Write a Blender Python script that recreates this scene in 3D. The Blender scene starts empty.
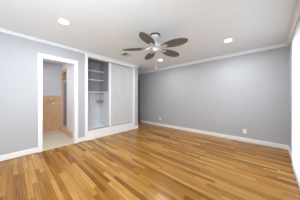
import bpy, bmesh, math, random
from mathutils import Matrix, Vector

S = bpy.context.scene
COL = S.collection
R = math.radians
random.seed(7)

# ------------------------------------------------------------------ camera, sky, lights, exposure
F = 121.6                                   # focal length in pixels of the 300x200 frame
EYE = 1.165                                 # camera height
H = 2.44                                    # ceiling height
cam = bpy.data.cameras.new('camera')
cam.sensor_fit = 'HORIZONTAL'
cam.sensor_width = 36.0
cam.lens = 36.0 * F / 300.0
cam.shift_y = -1.5 / 300.0
cam.clip_start = 0.02
co = bpy.data.objects.new('camera', cam)
co.location = (0, 0, EYE)
co.rotation_euler = (R(90), 0, R(41.6))
COL.objects.link(co)
S.camera = co

W = bpy.data.worlds.new('sky')
S.world = W
W.use_nodes = True
W.node_tree.nodes['Background'].inputs[0].default_value = (0.75, 0.86, 1.0, 1)
W.node_tree.nodes['Background'].inputs[1].default_value = 1.0

S.view_settings.view_transform = 'Standard'
S.view_settings.look = 'None'
S.view_settings.gamma = 1.0
S.view_settings.use_curve_mapping = False
S.view_settings.exposure = 0.24
S.cycles.use_denoising = True
S.cycles.max_bounces = 14
S.cycles.diffuse_bounces = 8
S.cycles.sample_clamp_indirect = 6.0
S.cycles.caustics_reflective = False
S.cycles.caustics_refractive = False


def area(name, loc, direction, sx, sy, power, color=(1, 1, 1), shape='RECTANGLE', spread=180):
    l = bpy.data.lights.new(name, 'AREA')
    l.shape = shape
    l.size = sx
    l.size_y = sy
    l.energy = power
    l.color = color
    l.spread = R(spread)
    o = bpy.data.objects.new(name, l)
    o.location = loc
    o.rotation_euler = Vector(direction).to_track_quat('-Z', 'Y').to_euler()
    COL.objects.link(o)
    return o

# right wall is a little out of square: s runs from the far corner towards the camera, d outwards
P0 = Vector((0.525, 4.17, 0))
EW = Vector((-0.053, -1.0, 0)).normalized()
NO = Vector((1.0, -0.053, 0)).normalized()   # outwards


def rw(s, d, z):
    return P0 + EW * s + NO * d + Vector((0, 0, z))

DAY = (0.85, 0.935, 1.0)
area('daylight_patio', rw(1.77, 0.40, 1.1), -NO, 1.6, 2.0, 26, DAY)
area('side_window_fill', rw(4.75, 0.26, 1.25), -NO + Vector((0, 0, 0.65)), 0.95, 1.25, 125, DAY)  # added fill from out of view, tilted up to brighten ceiling and left wall
area('rear_window_fill', (-0.75, -1.62, 1.20), (0, 1, 0.8), 1.3, 1.25, 26, DAY)  # added fill behind the camera, aimed up at the ceiling

# ------------------------------------------------------------------ materials
def new_mat(name):
    m = bpy.data.materials.new(name)
    m.use_nodes = True
    nt = m.node_tree
    return m, nt, nt.nodes['Principled BSDF']


def paint(name, col, rough=0.5, var=0.03, scale=6.0, metal=0.0, bump=0.0, bscale=200, spec=0.5):
    m, nt, b = new_mat(name)
    tc = nt.nodes.new('ShaderNodeTexCoord')
    n = nt.nodes.new('ShaderNodeTexNoise')
    n.inputs['Scale'].default_value = scale
    n.inputs['Detail'].default_value = 3
    nt.links.new(tc.outputs['Object'], n.inputs['Vector'])
    r = nt.nodes.new('ShaderNodeValToRGB')
    r.color_ramp.elements[0].position = 0.3
    r.color_ramp.elements[1].position = 0.7
    r.color_ramp.elements[0].color = (*[c * (1 - var) for c in col], 1)
    r.color_ramp.elements[1].color = (*[min(1, c * (1 + var)) for c in col], 1)
    nt.links.new(n.outputs['Fac'], r.inputs[0])
    nt.links.new(r.outputs[0], b.inputs['Base Color'])
    b.inputs['Roughness'].default_value = rough
    b.inputs['Metallic'].default_value = metal
    b.inputs['Specular IOR Level'].default_value = spec
    if bump:
        n2 = nt.nodes.new('ShaderNodeTexNoise')
        n2.inputs['Scale'].default_value = bscale
        nt.links.new(tc.outputs['Object'], n2.inputs['Vector'])
        bp = nt.nodes.new('ShaderNodeBump')
        bp.inputs['Strength'].default_value = bump
        bp.inputs['Distance'].default_value = 0.002
        nt.links.new(n2.outputs['Fac'], bp.inputs['Height'])
        nt.links.new(bp.outputs[0], b.inputs['Normal'])
    return m


def math_node(nt, op, a, b=None):
    n = nt.nodes.new('ShaderNodeMath')
    n.operation = op
    for i, v in enumerate((a, b)):
        if v is None:
            continue
        if isinstance(v, (int, float)):
            n.inputs[i].default_value = v
        else:
            nt.links.new(v, n.inputs[i])
    return n.outputs[0]


def emit(name, col, strength):
    m, nt, b = new_mat(name)
    b.inputs['Base Color'].default_value = (*col, 1)
    b.inputs['Emission Color'].default_value = (*col, 1)
    b.inputs['Emission Strength'].default_value = strength
    return m

M = {}
M['wall'] = paint('wall_paint', (0.465, 0.468, 0.485), 0.55, 0.012, 2.0, bump=0.08, spec=0.3)
M['ceiling'] = paint('ceiling_paint', (0.86, 0.90, 0.93), 0.8, 0.01, 2.0, bump=0.1, bscale=120, spec=0.2)
M['trim'] = paint('trim_white', (0.86, 0.86, 0.86), 0.35, 0.01, 4.0)
M['closet_in'] = paint('closet_white', (0.72, 0.725, 0.74), 0.6, 0.02, 5.0)
M['closet_door'] = paint('closet_door_offwhite', (0.58, 0.58, 0.58), 0.4, 0.01, 4.0)


def shaded_board_paint():
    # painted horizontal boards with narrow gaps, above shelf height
    m = paint('closet_boards_shaded_top', (0.66, 0.665, 0.68), 0.6, 0.02, 5.0)
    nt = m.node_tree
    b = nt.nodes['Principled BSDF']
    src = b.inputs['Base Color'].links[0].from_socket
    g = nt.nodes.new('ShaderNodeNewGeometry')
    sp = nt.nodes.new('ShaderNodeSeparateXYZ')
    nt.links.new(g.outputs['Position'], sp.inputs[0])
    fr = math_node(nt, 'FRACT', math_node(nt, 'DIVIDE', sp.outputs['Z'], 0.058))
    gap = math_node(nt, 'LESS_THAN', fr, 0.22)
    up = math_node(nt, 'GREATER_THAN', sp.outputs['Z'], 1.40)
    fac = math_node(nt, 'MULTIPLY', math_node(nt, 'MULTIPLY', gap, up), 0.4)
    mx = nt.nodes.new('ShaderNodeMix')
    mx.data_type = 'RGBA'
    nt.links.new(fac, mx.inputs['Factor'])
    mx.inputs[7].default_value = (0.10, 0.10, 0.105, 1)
    # upper boards toned grey for the shade among the shelves, plaster below near white
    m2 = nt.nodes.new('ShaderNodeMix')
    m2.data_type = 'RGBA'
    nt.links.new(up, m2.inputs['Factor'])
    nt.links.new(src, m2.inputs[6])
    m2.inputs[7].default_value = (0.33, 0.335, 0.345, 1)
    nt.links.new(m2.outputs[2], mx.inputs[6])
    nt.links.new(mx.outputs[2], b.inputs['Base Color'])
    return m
M['track'] = paint('grey_track_and_shadow', (0.34, 0.335, 0.32), 0.45, 0.03, 8)
M['boards'] = shaded_board_paint()
M['bathwall'] = paint('bath_wall_paint', (0.62, 0.63, 0.68), 0.6, 0.01, 3.0)
M['bathwhite'] = paint('bath_white_panel', (0.82, 0.82, 0.83), 0.3, 0.01, 3.0)
M['nickel'] = paint('brushed_nickel', (0.74, 0.745, 0.75), 0.38, 0.03, 30, metal=0.45)
M['chrome'] = paint('chrome', (0.8, 0.8, 0.8), 0.15, 0.01, 30, metal=1.0)
M['dark'] = paint('dark_slot', (0.05, 0.05, 0.05), 0.7, 0.05)
M['plate'] = paint('outlet_plastic', (0.86, 0.86, 0.85), 0.4, 0.01)
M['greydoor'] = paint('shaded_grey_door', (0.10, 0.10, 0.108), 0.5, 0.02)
M['bronze'] = paint('bronze_knob', (0.05, 0.04, 0.035), 0.35, 0.05, metal=0.8)
M['lens'] = emit('lamp_lens', (1, 0.98, 0.95), 9.0)
M['vent'] = paint('vent_white', (0.66, 0.66, 0.65), 0.5, 0.01)
M['base_strip'] = paint('brown_base_strip', (0.30, 0.165, 0.075), 0.4, 0.12, 9)
M['bathfloor'] = paint('bath_floor_tile', (0.60, 0.53, 0.43), 0.35, 0.05, 9)


def oak_floor():
    m, nt, b = new_mat('oak_strip_floor')
    tc = nt.nodes.new('ShaderNodeTexCoord')
    sp = nt.nodes.new('ShaderNodeSeparateXYZ')
    nt.links.new(tc.outputs['Object'], sp.inputs[0])
    yy = math_node(nt, 'DIVIDE', sp.outputs['Y'], 0.0572)
    row = math_node(nt, 'FLOOR', yy)
    wn = nt.nodes.new('ShaderNodeTexWhiteNoise')
    wn.noise_dimensions = '1D'
    nt.links.new(row, wn.inputs['W'])
    off = math_node(nt, 'MULTIPLY', wn.outputs['Value'], 7.0)
    xx = math_node(nt, 'DIVIDE', sp.outputs['X'], 0.9)
    xo = math_node(nt, 'ADD', xx, off)
    idx = math_node(nt, 'FLOOR', xo)
    cb = nt.nodes.new('ShaderNodeCombineXYZ')
    nt.links.new(row, cb.inputs[0])
    nt.links.new(idx, cb.inputs[1])
    w2 = nt.nodes.new('ShaderNodeTexWhiteNoise')
    w2.noise_dimensions = '2D'
    nt.links.new(cb.outputs[0], w2.inputs['Vector'])
    # grain: noise stretched along the board, shifted per board
    cg = nt.nodes.new('ShaderNodeCombineXYZ')
    gx = math_node(nt, 'MULTIPLY', sp.outputs['X'], 2.2)
    gy = math_node(nt, 'MULTIPLY', sp.outputs['Y'], 60.0)
    gz = math_node(nt, 'MULTIPLY', w2.outputs['Value'], 40.0)
    nt.links.new(gx, cg.inputs[0]); nt.links.new(gy, cg.inputs[1]); nt.links.new(gz, cg.inputs[2])
    gn = nt.nodes.new('ShaderNodeTexNoise')
    gn.inputs['Scale'].default_value = 1.0
    gn.inputs['Detail'].default_value = 4
    nt.links.new(cg.outputs[0], gn.inputs['Vector'])
    ramp = nt.nodes.new('ShaderNodeValToRGB')
    e = ramp.color_ramp.elements
    e[0].position = 0.0; e[0].color = (0.150, 0.056, 0.010, 1)
    e[1].position = 1.0; e[1].color = (0.54, 0.32, 0.105, 1)
    for p, c in ((0.15, (0.240, 0.094, 0.015)), (0.50, (0.355, 0.158, 0.028)), (0.85, (0.440, 0.216, 0.049))):
        k = ramp.color_ramp.elements.new(p); k.color = (*c, 1)
    g1 = math_node(nt, 'SUBTRACT', gn.outputs['Fac'], 0.5)
    g2 = math_node(nt, 'MULTIPLY', g1, 1.1)
    w3 = math_node(nt, 'ADD', math_node(nt, 'MULTIPLY', w2.outputs['Value'], 0.85), 0.06)
    fac = math_node(nt, 'ADD', w3, g2)
    nt.links.new(fac, ramp.inputs[0])
    # joints
    fy = math_node(nt, 'FRACT', yy)
    fx = math_node(nt, 'FRACT', xo)
    j1 = math_node(nt, 'LESS_THAN', fy, 0.05)
    j2 = math_node(nt, 'LESS_THAN', fx, 0.004)
    j = math_node(nt, 'MAXIMUM', j1, j2)
    jj = math_node(nt, 'MULTIPLY', j, 0.75)
    mx = nt.nodes.new('ShaderNodeMix')
    mx.data_type = 'RGBA'
    nt.links.new(jj, mx.inputs['Factor'])
    nt.links.new(ramp.outputs[0], mx.inputs[6])
    mx.inputs[7].default_value = (0.10, 0.05, 0.02, 1)
    nt.links.new(mx.outputs[2], b.inputs['Base Color'])
    b.inputs['Specular IOR Level'].default_value = 0.24
    rn = math_node(nt, 'MULTIPLY', gn.outputs['Fac'], 0.14)
    ra = math_node(nt, 'ADD', rn, 0.17)
    nt.links.new(ra, b.inputs['Roughness'])
    bp = nt.nodes.new('ShaderNodeBump')
    bp.inputs['Strength'].default_value = 0.10
    bp.inputs['Distance'].default_value = 0.002
    nt.links.new(gn.outputs['Fac'], bp.inputs['Height'])
    nt.links.new(bp.outputs[0], b.inputs['Normal'])
    return m
M['floor'] = oak_floor()


def tile(name, c1, c2, mortar, size, axes, rough=0.25):
    m, nt, b = new_mat(name)
    tc = nt.nodes.new('ShaderNodeTexCoord')
    sp = nt.nodes.new('ShaderNodeSeparateXYZ')
    nt.links.new(tc.outputs['Object'], sp.inputs[0])
    cb = nt.nodes.new('ShaderNodeCombineXYZ')
    nt.links.new(sp.outputs[axes[0]], cb.inputs[0])
    nt.links.new(sp.outputs[axes[1]], cb.inputs[1])
    br = nt.nodes.new('ShaderNodeTexBrick')
    br.offset = 0.0
    br.inputs['Scale'].default_value = 1.0
    br.inputs['Brick Width'].default_value = size
    br.inputs['Row Height'].default_value = size
    br.inputs['Mortar Size'].default_value = 0.003
    br.inputs['Color1'].default_value = (*c1, 1)
    br.inputs['Color2'].default_value = (*c2, 1)
    br.inputs['Mortar'].default_value = (*mortar, 1)
    nt.links.new(cb.outputs[0], br.inputs['Vector'])
    nt.links.new(br.outputs['Color'], b.inputs['Base Color'])
    b.inputs['Roughness'].default_value = rough
    return m
TA, TB, TM = (0.62, 0.36, 0.20), (0.68, 0.41, 0.24), (0.70, 0.54, 0.40)
M['tileYZ'] = tile('tan_wall_tile', TA, TB, TM, 0.108, ('Y', 'Z'))
M['tileXZ'] = tile('tan_shower_tile', TA, TB, TM, 0.108, ('X', 'Z'))


def glass(name, tint=(0.9, 0.93, 0.94), keep=0.85, misty=False):
    m, nt, b = new_mat(name)
    nt.nodes.remove(b)
    out = nt.nodes['Material Output']
    tr = nt.nodes.new('ShaderNodeBsdfTransparent')
    tr.inputs[0].default_value = (*tint, 1)
    gl = nt.nodes.new('ShaderNodeBsdfDiffuse' if misty else 'ShaderNodeBsdfGlossy')
    if misty:
        gl.inputs['Color'].default_value = (0.45, 0.46, 0.49, 1)
    else:
        gl.inputs['Roughness'].default_value = 0.05
    mx = nt.nodes.new('ShaderNodeMixShader')
    mx.inputs[0].default_value = 1 - keep
    nt.links.new(tr.outputs[0], mx.inputs[1])
    nt.links.new(gl.outputs[0], mx.inputs[2])
    nt.links.new(mx.outputs[0], out.inputs[0])
    return m
M['glass'] = glass('window_glass', (0.97, 0.98, 0.98), 0.94)
M['showerglass'] = glass('grey_shower_glass', (0.62, 0.64, 0.68), 0.45, True)


def frosted():
    m, nt, b = new_mat('frosted_white_glass')
    nt.nodes.remove(b)
    out = nt.nodes['Material Output']
    tl = nt.nodes.new('ShaderNodeBsdfTranslucent')
    tl.inputs[0].default_value = (0.93, 0.94, 0.95, 1)
    df = nt.nodes.new('ShaderNodeBsdfDiffuse')
    df.inputs[0].default_value = (0.9, 0.9, 0.9, 1)
    mx = nt.nodes.new('ShaderNodeMixShader')
    mx.inputs[0].default_value = 0.35
    nt.links.new(tl.outputs[0], mx.inputs[1])
    nt.links.new(df.outputs[0], mx.inputs[2])
    nt.links.new(mx.outputs[0], out.inputs[0])
    return m
M['frosted'] = frosted()


def woven():
    m, nt, b = new_mat('woven_palm_blade')
    tc = nt.nodes.new('ShaderNodeTexCoord')
    w = nt.nodes.new('ShaderNodeTexWave')
    w.wave_type = 'BANDS'
    w.bands_direction = 'DIAGONAL'
    w.inputs['Scale'].default_value = 18
    w.inputs['Distortion'].default_value = 2.5
    w.inputs['Detail'].default_value = 2
    nt.links.new(tc.outputs['Object'], w.inputs['Vector'])
    r = nt.nodes.new('ShaderNodeValToRGB')
    r.color_ramp.elements[0].color = (0.066, 0.060, 0.043, 1)
    r.color_ramp.elements[1].color = (0.23, 0.215, 0.165, 1)
    nt.links.new(w.outputs['Fac'], r.inputs[0])
    nt.links.new(r.outputs[0], b.inputs['Base Color'])
    b.inputs['Roughness'].default_value = 0.55
    return m
M['blade'] = woven()

# ------------------------------------------------------------------ mesh helpers
class MB:
    def __init__(self):
        self.bm = bmesh.new()

    def box(self, x0, x1, y0, y1, z0, z1, bevel=0.0, mat=None):
        r = bmesh.ops.create_cube(self.bm, size=1.0)
        vs = r['verts']
        for v in vs:
            v.co = Vector(((x0 + x1) / 2 + v.co.x * (x1 - x0), (y0 + y1) / 2 + v.co.y * (y1 - y0), (z0 + z1) / 2 + v.co.z * (z1 - z0)))
        allv = vs
        if bevel:
            es = list({e for v in vs for e in v.link_edges})
            res = bmesh.ops.bevel(self.bm, geom=es, offset=bevel, segments=2, affect='EDGES', profile=0.5)
            allv = list({v for f in res['faces'] for v in f.verts} | {v for v in vs if v.is_valid})
        if mat:
            for v in allv:
                v.co = mat(v.co.x, v.co.y, v.co.z)
        return self

    def lathe(self, prof, seg=32, c=(0, 0, 0), rot=None, cap=True):
        rings = []
        for r, z in prof:
            rings.append([Vector((r * math.cos(2 * math.pi * k / seg), r * math.sin(2 * math.pi * k / seg), z)) for k in range(seg)])
        vr = []
        for ring in rings:
            l = []
            for p in ring:
                q = rot @ p if rot else p
                l.append(self.bm.verts.new(q + Vector(c)))
            vr.append(l)
        for a, b in zip(vr, vr[1:]):
            for k in range(seg):
                self.bm.faces.new((a[k], a[(k + 1) % seg], b[(k + 1) % seg], b[k]))
        if cap:
            self.bm.faces.new(vr[0][::-1])
            self.bm.faces.new(vr[-1])
        return self

    def tube(self, pts, r, seg=10):
        pts = [Vector(p) for p in pts]
        prev = None
        first = None
        for i, p in enumerate(pts):
            d = (pts[min(i + 1, len(pts) - 1)] - pts[max(i - 1, 0)]).normalized()
            up = Vector((0, 0, 1)) if abs(d.z) < 0.9 else Vector((1, 0, 0))
            a = d.cross(up).normalized()
            b = a.cross(d)
            rr = r[i] if isinstance(r, (list, tuple)) else r
            ring = [self.bm.verts.new(p + rr * (math.cos(2 * math.pi * k / seg) * a + math.sin(2 * math.pi * k / seg) * b)) for k in range(seg)]
            if prev:
                for k in range(seg):
                    self.bm.faces.new((prev[k], prev[(k + 1) % seg], ring[(k + 1) % seg], ring[k]))
            else:
                first = ring
            prev = ring
        self.bm.faces.new(first[::-1])
        self.bm.faces.new(prev)
        return self

    def prism(self, poly, axis_pts):
        """sweep a closed 2D polygon given as list of Vector offsets along 2 points (a list of vertex rings)"""
        rings = [[self.bm.verts.new(p) for p in ring] for ring in axis_pts]
        n = len(rings[0])
        for a, b in zip(rings, rings[1:]):
            for k in range(n):
                self.bm.faces.new((a[k], a[(k + 1) % n], b[(k + 1) % n], b[k]))
        self.bm.faces.new(rings[0][::-1])
        self.bm.faces.new(rings[-1])
        return self

    def build(self, name, mat, parent=None, smooth=False, origin=None):
        bmesh.ops.recalc_face_normals(self.bm, faces=self.bm.faces)
        me = bpy.data.meshes.new(name)
        if origin is not None:
            bmesh.ops.translate(self.bm, verts=self.bm.verts, vec=-Vector(origin))
        self.bm.to_mesh(me)
        self.bm.free()
        if smooth:
            for p in me.polygons:
                p.use_smooth = True
        me.materials.append(mat)
        o = bpy.data.objects.new(name, me)
        COL.objects.link(o)
        if origin is not None:
            o.location = origin
        if parent:
            o.parent = parent
        return o


def smooth_by_angle(o, deg=35):
    me = o.data
    bm = bmesh.new(); bm.from_mesh(me)
    for f in bm.faces:
        f.smooth = True
    for e in bm.edges:
        if len(e.link_faces) == 2 and e.calc_face_angle(0) > R(deg):
            e.smooth = False
    bm.to_mesh(me); bm.free()


def struct(o):
    o['kind'] = 'structure'
    return o


def thing(name, loc, label, cat, group=None, rz=0.0):
    o = bpy.data.objects.new(name, None)
    o.empty_display_size = 0.1
    o.location = loc
    o.rotation_euler = (0, 0, rz)
    COL.objects.link(o)
    o['label'] = label
    o['category'] = cat
    if group:
        o['group'] = group
    return o


def copy_tree(o, parent=None):
    c = o.copy()
    COL.objects.link(c)
    if parent:
        c.parent = parent
    for ch in [x for x in bpy.data.objects if x.parent == o]:
        copy_tree(ch, c)
    return c

# ------------------------------------------------------------------ room shell
LX = -3.55          # left wall face
BY = 4.17           # back wall face
FY = -1.30          # wall behind the camera
T = 0.12
DO0, DO1, DH = 0.431, 1.056, 2.057      # bathroom doorway
CL0, CL1 = 1.310, 3.100                 # closet overall along the wall
EN = 3.284                              # end of left wall, then the entry alcove

f = MB().box(-3.56, 0.9, FY - 0.1, BY + 0.1, -0.08, 0.0)
f.box(-5.25, -3.56, EN - 0.02, BY + 0.1, -0.08, 0.0)
struct(f.build('floor', M['floor']))
struct(MB().box(-5.7, 0.95, FY - 0.25, BY + 0.15, H, H + 0.1).build('ceiling', M['ceiling']))

w = MB()
w.box(LX - T, LX, FY - 0.1, DO0 - 0.01, 0, H)
w.box(LX - T, LX, DO0 - 0.01, DO1 + 0.01, DH + 0.01, H)
w.box(LX - T, LX, DO1 + 0.01, CL0 + 0.01, 0, H)
w.box(LX - T, LX, CL1 - 0.01, EN, 0, H)
w.box(-5.2, LX - T, EN - 0.1, EN, 0, H)             # side of the entry alcove
struct(w.build('wall_left', M['wall']))
struct(MB().box(-5.3, P0.x + 0.14, BY, BY + T, 0, H).build('wall_back', M['wall']))
struct(MB().box(-5.3, -5.2, EN - 0.1, BY, 0, H).build('wall_hall', M['wall']))

PD0, PD1, PDH = 0.92, 2.62, 2.06        # patio door opening along the right wall
SW0, SW1 = 4.30, 5.20
SE = 5.55
w = MB()
w.box(0, PD0, 0, T, 0, H, mat=rw)
w.box(PD0, PD1, 0, T, PDH, H, mat=rw)
w.box(PD1, SW0, 0, T, 0, H, mat=rw)
w.box(SW0, SW1, 0, T, 0, 0.85, mat=rw)
w.box(SW0, SW1, 0, T, 2.06, H, mat=rw)
w.box(SW1, SE, 0, T, 0, H, mat=rw)
struct(w.build('wall_right', M['wall']))
w = MB()
w.box(LX - T, -1.45, FY - T, FY, 0, H)
w.box(-0.05, 0.4, FY - T, FY, 0, H)
w.box(-1.45, -0.05, FY - T, FY, 0, 0.85)
w.box(-1.45, -0.05, FY - T, FY, 2.06, H)
struct(w.build('wall_front', M['wall']))


def added_window(name, mapf, u0, u1, z0, z1):
    fr = MB()
    t = 0.05
    fr.box(u0, u0 + t, 0.03, 0.09, z0, z1, mat=mapf)
    fr.box(u1 - t, u1, 0.03, 0.09, z0, z1, mat=mapf)
    fr.box(u0 + t, u1 - t, 0.03, 0.09, z0, z0 + t, mat=mapf)
    fr.box(u0 + t, u1 - t, 0.03, 0.09, z1 - t, z1, mat=mapf)
    zm = (z0 + z1) / 2
    fr.box(u0 + t, u1 - t, 0.035, 0.085, zm - 0.02, zm + 0.02, mat=mapf)
    for a, b, c, d in ((u0 - 0.07, u0, z0 - 0.07, z1 + 0.07), (u1, u1 + 0.07, z0 - 0.07, z1 + 0.07), (u0, u1, z1, z1 + 0.07), (u0, u1, z0 - 0.07, z0)):
        fr.box(a, b, -0.018, 0.0, c, d, mat=mapf)
    o = struct(fr.build(name, M['trim']))
    p = MB()
    p.box(u0 + t, u1 - t, 0.057, 0.063, z0 + t, zm - 0.02, mat=mapf)
    p.box(u0 + t, u1 - t, 0.057, 0.063, zm + 0.02, z1 - t, mat=mapf)
    p.build('window_pane', M['glass'], o)
    return o
added_window('added_window_1', rw, SW0, SW1, 0.85, 2.06)  # unseen opening, added to let the side fill in
added_window('added_window_2', lambda u, d, z: Vector((u, FY - d, z)), -1.45, -0.05, 0.85, 2.06)  # unseen opening behind the camera, added for the rear fill

# patio door in the right wall
d3 = MB()
CW = 0.05
d3.box(PD0 - CW, PD0, -0.018, 0.0, 0, PDH + CW, 0.003, mat=rw)
d3.box(PD1, PD1 + CW, -0.018, 0.0, 0, PDH + CW, 0.003, mat=rw)
d3.box(PD0, PD1, -0.018, 0.0, PDH, PDH + CW, 0.003, mat=rw)
d3.box(PD0, PD0 + 0.03, 0.0, T, 0, PDH, mat=rw)
d3.box(PD1 - 0.03, PD1, 0.0, T, 0, PDH, mat=rw)
d3.box(PD0 + 0.03, PD1 - 0.03, 0.0, T, PDH - 0.03, PDH, mat=rw)
d3.box(PD0 + 0.03, PD1 - 0.03, 0.0, T, 0.0, 0.03, mat=rw)
d3o = struct(d3.build('door_3', M['trim']))
mid = (PD0 + PD1) / 2
for a, b, dd in ((PD0 + 0.03, mid + 0.03, 0.015), (mid - 0.03, PD1 - 0.03, 0.055)):
    st = MB()
    k = 0.06
    st.box(a, a + k, dd, dd + 0.035, 0.03, PDH - 0.03, mat=rw)
    st.box(b - k, b, dd, dd + 0.035, 0.03, PDH - 0.03, mat=rw)
    st.box(a + k, b - k, dd, dd + 0.035, 0.03, 0.03 + 0.10, mat=rw)
    st.box(a + k, b - k, dd, dd + 0.035, PDH - 0.03 - k, PDH - 0.03, mat=rw)
    leaf = st.build('door_leaf', M['trim'], d3o)
    MB().box(a + k, b - k, dd + 0.014, dd + 0.020, 0.13, PDH - 0.03 - k, mat=rw).build('door_pane', M['glass'], leaf)

# baseboards, with a thin brown strip at the foot on the left
def base_run(name, mapf, runs, hb):
    m = MB()
    for a, b in runs:
        m.box(a, b, 0, 0.014, 0.0, hb - 0.012, mat=mapf)
        m.box(a, b, 0, 0.009, hb - 0.012, hb, mat=mapf)
    return struct(m.build(name, M['trim']))
lmap = lambda u, d, z: Vector((LX + d, u, z))
bmap = lambda u, d, z: Vector((u, BY - d, z))
rmap = lambda u, d, z: rw(u, -d, z)
fmap = lambda u, d, z: Vector((u, FY + d, z))
LB = [(FY, DO0 - 0.078), (DO1 + 0.078, CL0), (CL1, EN)]
base_run('baseboard_left', lmap, LB, 0.115)
base_run('baseboard_back', bmap, [(-4.3, 0.51)], 0.100)
base_run('baseboard_right', rmap, [(0.0, PD0 - CW), (PD1 + CW, SE - 0.1)], 0.100)
base_run('baseboard_front', fmap, [(LX, 0.2)], 0.115)
s = MB()
for a, b in [(FY, DO0 - 0.075), (DO1 + 0.075, CL0)]:
    s.box(a, b, 0.014, 0.026, 0, 0.012, mat=lmap)
struct(s.build('trim_1', M['base_strip']))

# crown: small cove under the ceiling
def crown(name, p0, p1, inward, hgt, dep, mat=None):
    p0, p1, inward = Vector(p0), Vector(p1), Vector(inward)
    up = Vector((0, 0, 1))
    prof = [(0, 0), (0, -hgt), (dep * 0.22, -hgt)]
    for k in range(0, 7):
        a = k / 6 * math.pi / 2
        prof.append((dep * 0.25 + dep * 0.6 * (1 - math.cos(a)), -hgt * 0.92 + hgt * 0.52 * math.sin(a)))
    prof += [(dep, -hgt * 0.38), (dep, 0)]
    rings = [[p + inward * a + up * b for a, b in prof] for p in (p0, p1)]
    m = MB().prism(None, rings)
    return struct(m.build(name, mat or M['ceiling']))
crown('trim_2', (LX, FY, H), (LX, EN, H), (1, 0, 0), 0.045, 0.05)
crown('trim_3', (-5.2, BY, H), (0.53, BY, H), (0, -1, 0), 0.075, 0.05)
crown('trim_4', rw(0, 0, H), rw(SE, 0, H), -NO, 0.085, 0.06, M['trim'])

# bathroom doorway casing and jamb
d = MB()
CS = 0.077
d.box(LX, LX + 0.018, DO0 - CS, DO0, 0, DH + 0.09, 0.004)
d.box(LX, LX + 0.018, DO1, DO1 + CS, 0, DH + 0.09, 0.004)
d.box(LX, LX + 0.0175, DO0, DO1, DH, DH + 0.09, 0.004)
d.box(LX - T - 0.01, LX + 0.004, DO0 - 0.01, DO0, 0, DH)
d.box(LX - T - 0.01, LX + 0.004, DO1, DO1 + 0.01, 0, DH)
d.box(LX - T - 0.01, LX + 0.004, DO0, DO1, DH, DH + 0.01)
struct(d.build('door_1', M['trim']))

# ------------------------------------------------------------------ bathroom
BX = -5.52
SY = 1.208
struct(MB().box(BX - 0.1, -3.56, -0.9, 2.2, -0.08, 0.0).build('floor_bathroom', M['bathfloor']))
w = MB()
w.box(BX - 0.1, BX, -0.9, 2.2, 0, H)
w.box(BX - 0.1, LX - T, -1.0, -0.9, 0, H)
w.box(BX, -4.3, 2.1, 2.2, 0, H)
w.box(-4.36, -4.26, SY + 0.10, 2.1, 0, H)
struct(w.build('wall_bathroom', M['bathwall']))
t = MB()
t.box(BX, BX + 0.012, -0.9, SY, 0, 1.27)
struct(t.build('wall_bathroom_tile', M['tileYZ']))

sh = thing('shower_stall', (-4.8, SY, 0), 'tan tiled shower stall with white partition and grey glass, seen through the doorway', 'shower')
o = sh.location
XO = -4.84
def part(mb, name, mat, parent=sh, org=None):
    ob = mb.build(name, mat, None, origin=tuple(org if org else o))
    ob.location = (0, 0, 0) if parent is sh else ob.location
    ob.parent = parent
    return ob
m = MB().box(XO, LX - T - 0.012, SY, SY + 0.09, 0.15, H - 0.001)
m.box(BX + 0.013, XO, SY, SY + 0.09, 2.19, H - 0.001)
part(m, 'partition', M['bathwhite'])
m = MB().box(BX + 0.013, LX - T - 0.012, SY - 0.06, SY + 0.09, 0.0, 0.15, 0.006)
part(m, 'curb', M['tileXZ'])
m = MB()
m.box(BX + 0.013, BX + 0.075, SY - 0.004, SY + 0.09, 0.15, 2.19)
m.box(BX + 0.075, XO, SY - 0.004, SY + 0.09, 2.10, 2.19)
m.box(XO - 0.09, XO, SY - 0.004, SY + 0.09, 1.79, 2.10)
m.box(BX + 0.013, BX + 0.03, SY + 0.09, 2.09, 0.0, 2.19)
m.box(BX + 0.03, -4.37, 2.075, 2.09, 0.0, 2.19)
m.box(-4.385, -4.37, SY + 0.09, 2.075, 0.0, 2.19)
part(m, 'tile_surround', M['tileXZ'])
m = MB()
fx0, fx1 = BX + 0.077, XO - 0.002
m.box(fx0, fx0 + 0.03, SY + 0.02, SY + 0.05, 0.155, 1.79)
m.box(fx1 - 0.05, fx1, SY + 0.015, SY + 0.055, 0.155, 1.79)
m.box(fx0 + 0.03, fx1 - 0.05, SY + 0.02, SY + 0.05, 1.76, 1.79)
m.box(fx0 + 0.03, fx1 - 0.05, SY + 0.02, SY + 0.05, 0.155, 0.185)
fr = part(m, 'door_frame', M['nickel'])
gp = MB().box(fx0 + 0.03, fx1 - 0.05, SY + 0.031, SY + 0.037, 0.185, 1.76)
part(gp, 'glass_door', M['showerglass'])

# chrome towel bar on the tiled back wall
tb = thing('towel_bar', (BX + 0.012, 0.75, 1.10), 'thin towel bar on the tan tile wall seen through the doorway', 'towel bar')
MB().tube([(0.06, -0.30, 0), (0.06, 0.20, 0)], 0.009).build('rail', M['chrome'], tb, True)
for yy in (-0.29, 0.19):
    m = MB().tube([(0.0, yy, 0), (0.066, yy, 0)], 0.011)
    m.lathe([(0.028, 0.0), (0.026, 0.008), (0.012, 0.012)], 16, (0, yy, 0), Matrix.Rotation(R(90), 3, 'Y'))
    m.build('bracket', M['chrome'], tb, True)
kn = thing('robe_hook', (BX + 0.012, 0.965, 0.985), 'small white round hook on tan tile below the towel bar', 'hook')
MB().lathe([(0.035, 0), (0.034, 0.008), (0.014, 0.012), (0.012, 0.03), (0.026, 0.036), (0.030, 0.045), (0.022, 0.055)], 20, (0, 0, 0), Matrix.Rotation(R(90), 3, 'Y')).build('hook_body', M['plate'], kn, True)
area('bathroom_ceiling_light', (-4.6, 0.2, H - 0.03), (0, 0, -1), 0.5, 0.5, 14, (0.97, 0.98, 1.0))

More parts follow.
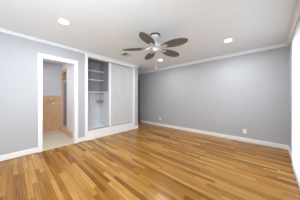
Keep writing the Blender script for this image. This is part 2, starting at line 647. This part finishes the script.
# ------------------------------------------------------------------ closet
KX = -4.20           # back of the closet
PY = 2.065           # inner partition
ZS, ZT = 0.255, 2.335
c = thing('built_in_closet', (LX, (CL0 + CL1) / 2, 0), 'white built-in closet with sliding panel doors, left side open on shelves', 'closet')
co_ = Vector(c.location)
def cpart(mb, name, mat, parent=c, smooth=False):
    ob = mb.build(name, mat, None, smooth, origin=tuple(co_))
    ob.location = (0, 0, 0)
    ob.parent = parent
    return ob
m = MB()
m.box(LX - T, LX + 0.018, CL0, 1.382, ZS, ZT, 0.003)
m.box(LX - T, LX + 0.018, 3.026, CL1, ZS, ZT, 0.003)
m.box(LX - T, LX + 0.018, CL0, CL1, ZT, H - 0.03, 0.003)
cpart(m, 'frame', M['trim'])
m = MB().box(LX - T, LX + 0.018, CL0, CL1, 0.0, ZS - 0.025, 0.003)
m.box(LX - T, LX + 0.024, CL0, CL1, ZS - 0.025, ZS, 0.004)
cpart(m, 'plinth', M['trim'])
m = MB().box(KX, LX - T, CL0, CL1, ZS - 0.03, ZS - 0.004)
cpart(m, 'closet_floor', M['trim'])
m = MB()
m.box(KX - 0.02, KX, CL0, CL1 + 0.05, 0, H - 0.01)
m.box(KX, LX - T, CL0, CL0 + 0.02, 0, H - 0.01)
m.box(KX, LX - T, CL1 - 0.02, CL1, 0, H - 0.01)
m.box(KX, LX - T, CL0 + 0.02, CL1 - 0.02, H - 0.04, H - 0.01)
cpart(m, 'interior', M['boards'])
m = MB().box(KX, LX - T - 0.005, PY, PY + 0.02, ZS, H - 0.05)
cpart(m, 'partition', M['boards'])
for z in (2.07, 1.775, 1.385):
    m = MB().box(KX + 0.001, -3.93, CL0 + 0.021, PY - 0.001, z - 0.02, z, 0.003)
    cpart(m, 'shelf', M['trim'])
m = MB()
m.tube([(-3.93, CL0 + 0.02, 1.315), (-3.93, PY, 1.315)], 0.014)
cpart(m, 'hanging_rod', M['chrome'], smooth=True)
for z in (1.30, 1.115, 1.03):
    m = MB().box(KX + 0.001, -3.95, 1.91, PY - 0.001, z - 0.012, z + 0.012, 0.002)
    cpart(m, 'corner_shelf', M['closet_in'] if z > 1.2 else M['track'])

def panel_door(name, x1, y0, y1, z0, z1):
    t = 0.028
    m = MB().box(x1 - t, x1, y0, y1, z0, z1, 0.003)
    ob = cpart(m, name, M['closet_door'])
    wd = y1 - y0
    st = 0.095
    cw = (wd - 3 * st) / 2
    rows = [(z0 + 0.13, z0 + 0.72), (z0 + 0.84, z0 + 1.46), (z0 + 1.56, z1 - 0.10)]
    for i in range(2):
        a = y0 + st + i * (cw + st)
        b = a + cw
        for ri, (za, zb) in enumerate(rows):
            pts = [(a, za), (b, za)]
            if ri == 2:     # arched head
                n = 10
                rise = 0.09
                for k in range(n + 1):
                    u = k / n
                    pts.append((b + (a - b) * u, zb - rise + rise * math.sin(math.pi * u)))
            else:
                pts += [(b, zb), (a, zb)]
            cy = sum(p[0] for p in pts) / len(pts); cz = (za + zb) / 2
            pm = MB()
            def ring(f, x):
                return [pm.bm.verts.new((x, cy + (p[0] - cy) * (1 - f / (cw / 2)), cz + (p[1] - cz) * (1 - f / ((zb - za) / 2)))) for p in pts]
            rs = [ring(0, x1 - 0.002), ring(0.0, x1 + 0.005), ring(0.012, x1 + 0.008), ring(0.030, x1 + 0.001), ring(0.060, x1 + 0.006)]
            for A, B in zip(rs, rs[1:]):
                for k in range(len(A)):
                    pm.bm.faces.new((A[k], A[(k + 1) % len(A)], B[(k + 1) % len(B)], B[k]))
            pm.bm.faces.new(rs[-1]); pm.bm.faces.new(rs[0][::-1])
            po = pm.build('door_panel', M['closet_door'], None, origin=tuple(co_))
            po.location = (0, 0, 0); po.parent = ob
    return ob
sd = panel_door('sliding_door', LX - 0.03, 2.137, 3.024, ZS + 0.022, ZT - 0.028)
st = MB().box(LX - 0.058, LX - 0.006, 2.048, 2.116, ZS + 0.022, ZT - 0.028, 0.003)
st.box(LX - 0.058, LX - 0.050, 2.116, 2.137, ZS + 0.022, ZT - 0.028)
so = cpart(st, 'edge_stile', M['trim'])
so.parent = sd
panel_door('sliding_door', LX - 0.078, 2.06, 2.95, ZS + 0.022, ZT - 0.028)
cpart(MB().box(LX - 0.112, LX - 0.018, 1.382, 3.026, ZS + 0.0005, ZS + 0.020, 0.002), 'bottom_shadow_strip', M['track'])  # dark strip standing in for the shadow line below the doors
cpart(MB().box(LX - 0.112, LX - 0.024, 1.382, 3.026, ZT - 0.026, ZT - 0.0005, 0.002), 'top_track', M['track'])

# ------------------------------------------------------------------ white sheer curtain over the patio door
cu = thing('sheer_curtain', rw(1.7, -0.05, 2.14), 'floor-length white sheer curtain over the patio door at the right edge', 'curtain')
C0 = Vector(cu.location)
bm = bmesh.new()
s0, s1, nn = 0.98, 2.72, 240
cols = []
for i in range(nn + 1):
    sx = s0 + (s1 - s0) * i / nn
    col = []
    for j in range(9):
        z = 0.012 + (2.13 - 0.012) * j / 8
        amp = 0.006 + 0.004 * (1 - j / 8)
        d = -0.030 + amp * math.sin(sx * 2 * math.pi / 0.105 + 0.5 * math.sin(sx * 7))
        col.append(bm.verts.new(rw(sx, d, z) - C0))
    cols.append(col)
for a, b in zip(cols, cols[1:]):
    for j in range(8):
        bm.faces.new((a[j], b[j], b[j + 1], a[j + 1]))
mb = MB(); mb.bm.free(); mb.bm = bm
fab = mb.build('fabric', M['frosted'], cu, True)
m = MB().tube([rw(s0 - 0.01, -0.032, 2.14) - C0, rw(s1 + 0.01, -0.032, 2.14) - C0], 0.010)
rod = m.build('curtain_rod', M['trim'], cu, True)
for sx in (s0 + 0.03, s1 - 0.03):
    MB().box(sx - 0.01, sx + 0.01, -0.036, -0.001, 2.133, 2.147, mat=lambda a, b, c: rw(a, b, c) - C0).build('rod_bracket', M['trim'], rod)

# ------------------------------------------------------------------ entry door in the alcove, standing open along the back wall
m = MB().box(-5.10, -4.365, BY - 0.065, BY - 0.025, 0.012, 2.10, 0.003)
d2 = struct(m.build('door_2', M['greydoor']))
m = MB().lathe([(0.026, 0), (0.026, 0.008), (0.011, 0.012), (0.010, 0.035), (0.026, 0.042), (0.028, 0.056), (0.018, 0.066)], 18, (-4.41, BY - 0.065, 0.95), Matrix.Rotation(R(90), 3, 'X'))
m.build('knob', M['bronze'], d2, True)

# ------------------------------------------------------------------ ceiling fan
FX, FYY = -1.548, 1.902
fan = thing('ceiling_fan', (FX, FYY, H), 'five-blade ceiling fan with brown woven leaf-shaped blades', 'ceiling fan')
def fl(mb, name, mat, parent=fan, sm=True):
    ob = mb.build(name, mat, parent, False)
    if sm:
        smooth_by_angle(ob)
    return ob
m = MB().lathe([(0.090, 0.0), (0.090, -0.016), (0.084, -0.040), (0.058, -0.058), (0.024, -0.064), (0.018, -0.066)], 32)
fl(m, 'canopy', M['plate'])
m = MB().lathe([(0.101, 0.0), (0.104, -0.016), (0.093, -0.026), (0.0905, 0.0)], 32, cap=False)
fl(m, 'canopy_ring', M['bronze'])
m = MB().lathe([(0.013, -0.064), (0.013, -0.16)], 16)
fl(m, 'downrod', M['nickel'])
m = MB().lathe([(0.020, -0.135), (0.050, -0.145), (0.092, -0.165), (0.108, -0.195), (0.108, -0.225), (0.092, -0.25), (0.070, -0.262), (0.060, -0.275), (0.062, -0.300), (0.050, -0.325), (0.022, -0.338), (0.006, -0.340)], 36)
fl(m, 'motor_housing', M['nickel'])
BZ = -0.262
for k in range(5):
    ang = R(3.6 + 72 * k)
    rz = Matrix.Rotation(ang, 4, 'Z')
    pitch = Matrix.Rotation(R(-10), 4, 'X')
    # blade outline (leaf)
    outl = []
    n = 28
    r0, r1 = 0.135, 0.675
    def half(u):
        return 0.108 * (math.sin(math.pi * min(1, u ** 1.2)) ** 0.48) if 0 < u < 1 else 0.0
    us = [i / n for i in range(n + 1)]
    b = bmesh.new()
    top, bot = {}, {}
    for zz, store in ((0.004, top), (-0.004, bot)):
        for i, u in enumerate(us):
            x = r0 + (r1 - r0) * u
            hw = max(half(u), 0.012 if i == 0 else 0.004)
            for j in range(-3, 4):
                y = hw * j / 3
                cup = -0.012 * (abs(j) / 3) ** 2 * (hw / 0.1) - 0.02 * u * u
                store[(i, j)] = b.verts.new(pitch @ Vector((x, y, zz + cup)))
    for i in range(n):
        for j in range(-3, 3):
            b.faces.new((top[(i, j)], top[(i + 1, j)], top[(i + 1, j + 1)], top[(i, j + 1)]))
            b.faces.new((bot[(i, j)], bot[(i, j + 1)], bot[(i + 1, j + 1)], bot[(i + 1, j)]))
        for j in (-3, 3):
            b.faces.new((top[(i, j)], bot[(i, j)], bot[(i + 1, j)], top[(i + 1, j)]))
    for i in (0, n):
        for j in range(-3, 3):
            b.faces.new((top[(i, j)], top[(i, j + 1)], bot[(i, j + 1)], bot[(i, j)]))
    mb = MB(); mb.bm.free(); mb.bm = b
    bl = mb.build('blade', M['blade'], fan)
    smooth_by_angle(bl, 50)
    bl.location = (0, 0, BZ)
    bl.rotation_euler = (0, 0, ang)
    m = MB()
    m.tube([(0.085, 0, 0.025), (0.12, 0, 0.002), (0.16, 0, -0.012), (0.20, 0, -0.016)], [0.013, 0.012, 0.012, 0.011], 8)
    # trefoil plate under the blade root
    for (px, py, pr) in ((0.215, 0.028, 0.026), (0.215, -0.028, 0.026), (0.255, 0.0, 0.026)):
        m.lathe([(pr * 0.6, -0.020), (pr, -0.016), (pr, -0.009), (pr * 0.6, -0.008)], 14, (px, py, py * math.tan(R(-10))))
    ar = m.build('blade_arm', M['nickel'], fan)
    smooth_by_angle(ar)
    ar.location = (0, 0, BZ)
    ar.rotation_euler = (0, 0, ang)
m = MB()
m.tube([(0.045, -0.03, -0.31), (0.047, -0.031, -0.66)], 0.0013, 6)
pc = fl(m, 'pull_chain', M['nickel'])
m = MB().lathe([(0.003, 0.0), (0.010, -0.012), (0.009, -0.03), (0.005, -0.042)], 12, (0.047, -0.031, -0.655))
fl(m, 'pull_knob', M['plate'], pc)

# ------------------------------------------------------------------ recessed downlights
def downlight(x, y, label):
    t = thing('recessed_downlight', (x, y, H), label, 'downlight', 'recessed ceiling downlights')
    return t
dl = downlight(-2.41, 0.563, 'recessed round ceiling downlight nearest the bathroom doorway')
m = MB().lathe([(0.066, 0.0), (0.067, -0.006), (0.082, -0.006), (0.087, 0.0)], 36, cap=False)
o1 = m.build('trim_ring', M['trim'], dl); smooth_by_angle(o1)
m = MB().lathe([(0.004, -0.0045), (0.066, -0.0035), (0.066, -0.0005)], 36)
m.build('lens', M['lens'], dl)
for (x, y, lab) in ((-0.49, 3.13, 'recessed round ceiling downlight near the right end of the grey back wall'),
                    (-2.42, 3.24, 'recessed round ceiling downlight behind the ceiling fan, near the closet end')):
    q = copy_tree(dl)
    q.location = (x, y, H)
    q['label'] = lab
for i, (x, y) in enumerate(((-2.41, 0.563), (-0.49, 3.13), (-2.42, 3.24))):
    area('downlight_beam', (x, y, H - 0.012), (0, 0, -1), 0.12, 0.12, (22, 23, 11)[i], (0.90, 0.96, 1.0), 'DISK', 180)

# ------------------------------------------------------------------ ceiling vent
v = thing('ceiling_vent', (-2.857, 2.18, H), 'small white ceiling register with dark louvers near the closet', 'vent')
m = MB()
hx, hy = 0.135, 0.13
m.box(-hx, hx, -hy, -hy + 0.02, -0.008, 0, 0.002)
m.box(-hx, hx, hy - 0.02, hy, -0.008, 0, 0.002)
m.box(-hx, -hx + 0.02, -hy + 0.02, hy - 0.02, -0.008, 0, 0.002)
m.box(hx - 0.02, hx, -hy + 0.02, hy - 0.02, -0.008, 0, 0.002)
m.box(-hx + 0.02, hx - 0.02, 0.01, hy - 0.02, -0.006, 0)
m.build('frame', M['vent'], v)
MB().box(-hx + 0.02, hx - 0.02, -hy + 0.02, 0.01, -0.002, 0).build('backing', M['dark'], v)
for k in range(4):
    y = -hy + 0.035 + k * 0.025
    m = MB()
    m.box(-hx + 0.02, hx - 0.02, y - 0.004, y + 0.004, -0.007, -0.002)
    m.build('louver', M['track'], v)

# ------------------------------------------------------------------ outlets on the back wall
ou = thing('wall_outlet', (-0.27, BY, 0.275), 'white duplex outlet low on the grey back wall, right of centre', 'outlet', 'back wall outlets')
MB().box(-0.040, 0.040, -0.006, 0, -0.06, 0.06, 0.002).build('plate', M['plate'], ou)
for z in (-0.024, 0.024):
    m = MB().box(-0.017, 0.017, -0.008, -0.0055, z - 0.014, z + 0.014, 0.001)
    so = m.build('socket', M['plate'], ou)
    m = MB().box(-0.008, -0.005, -0.0085, -0.0075, z - 0.006, z + 0.006)
    m.box(0.005, 0.008, -0.0085, -0.0075, z - 0.006, z + 0.006)
    m.build('slots', M['dark'], so)
q = copy_tree(ou)
q.location = (-3.12, BY, 0.30)
q['label'] = 'white duplex outlet on the grey back wall near the closet end'
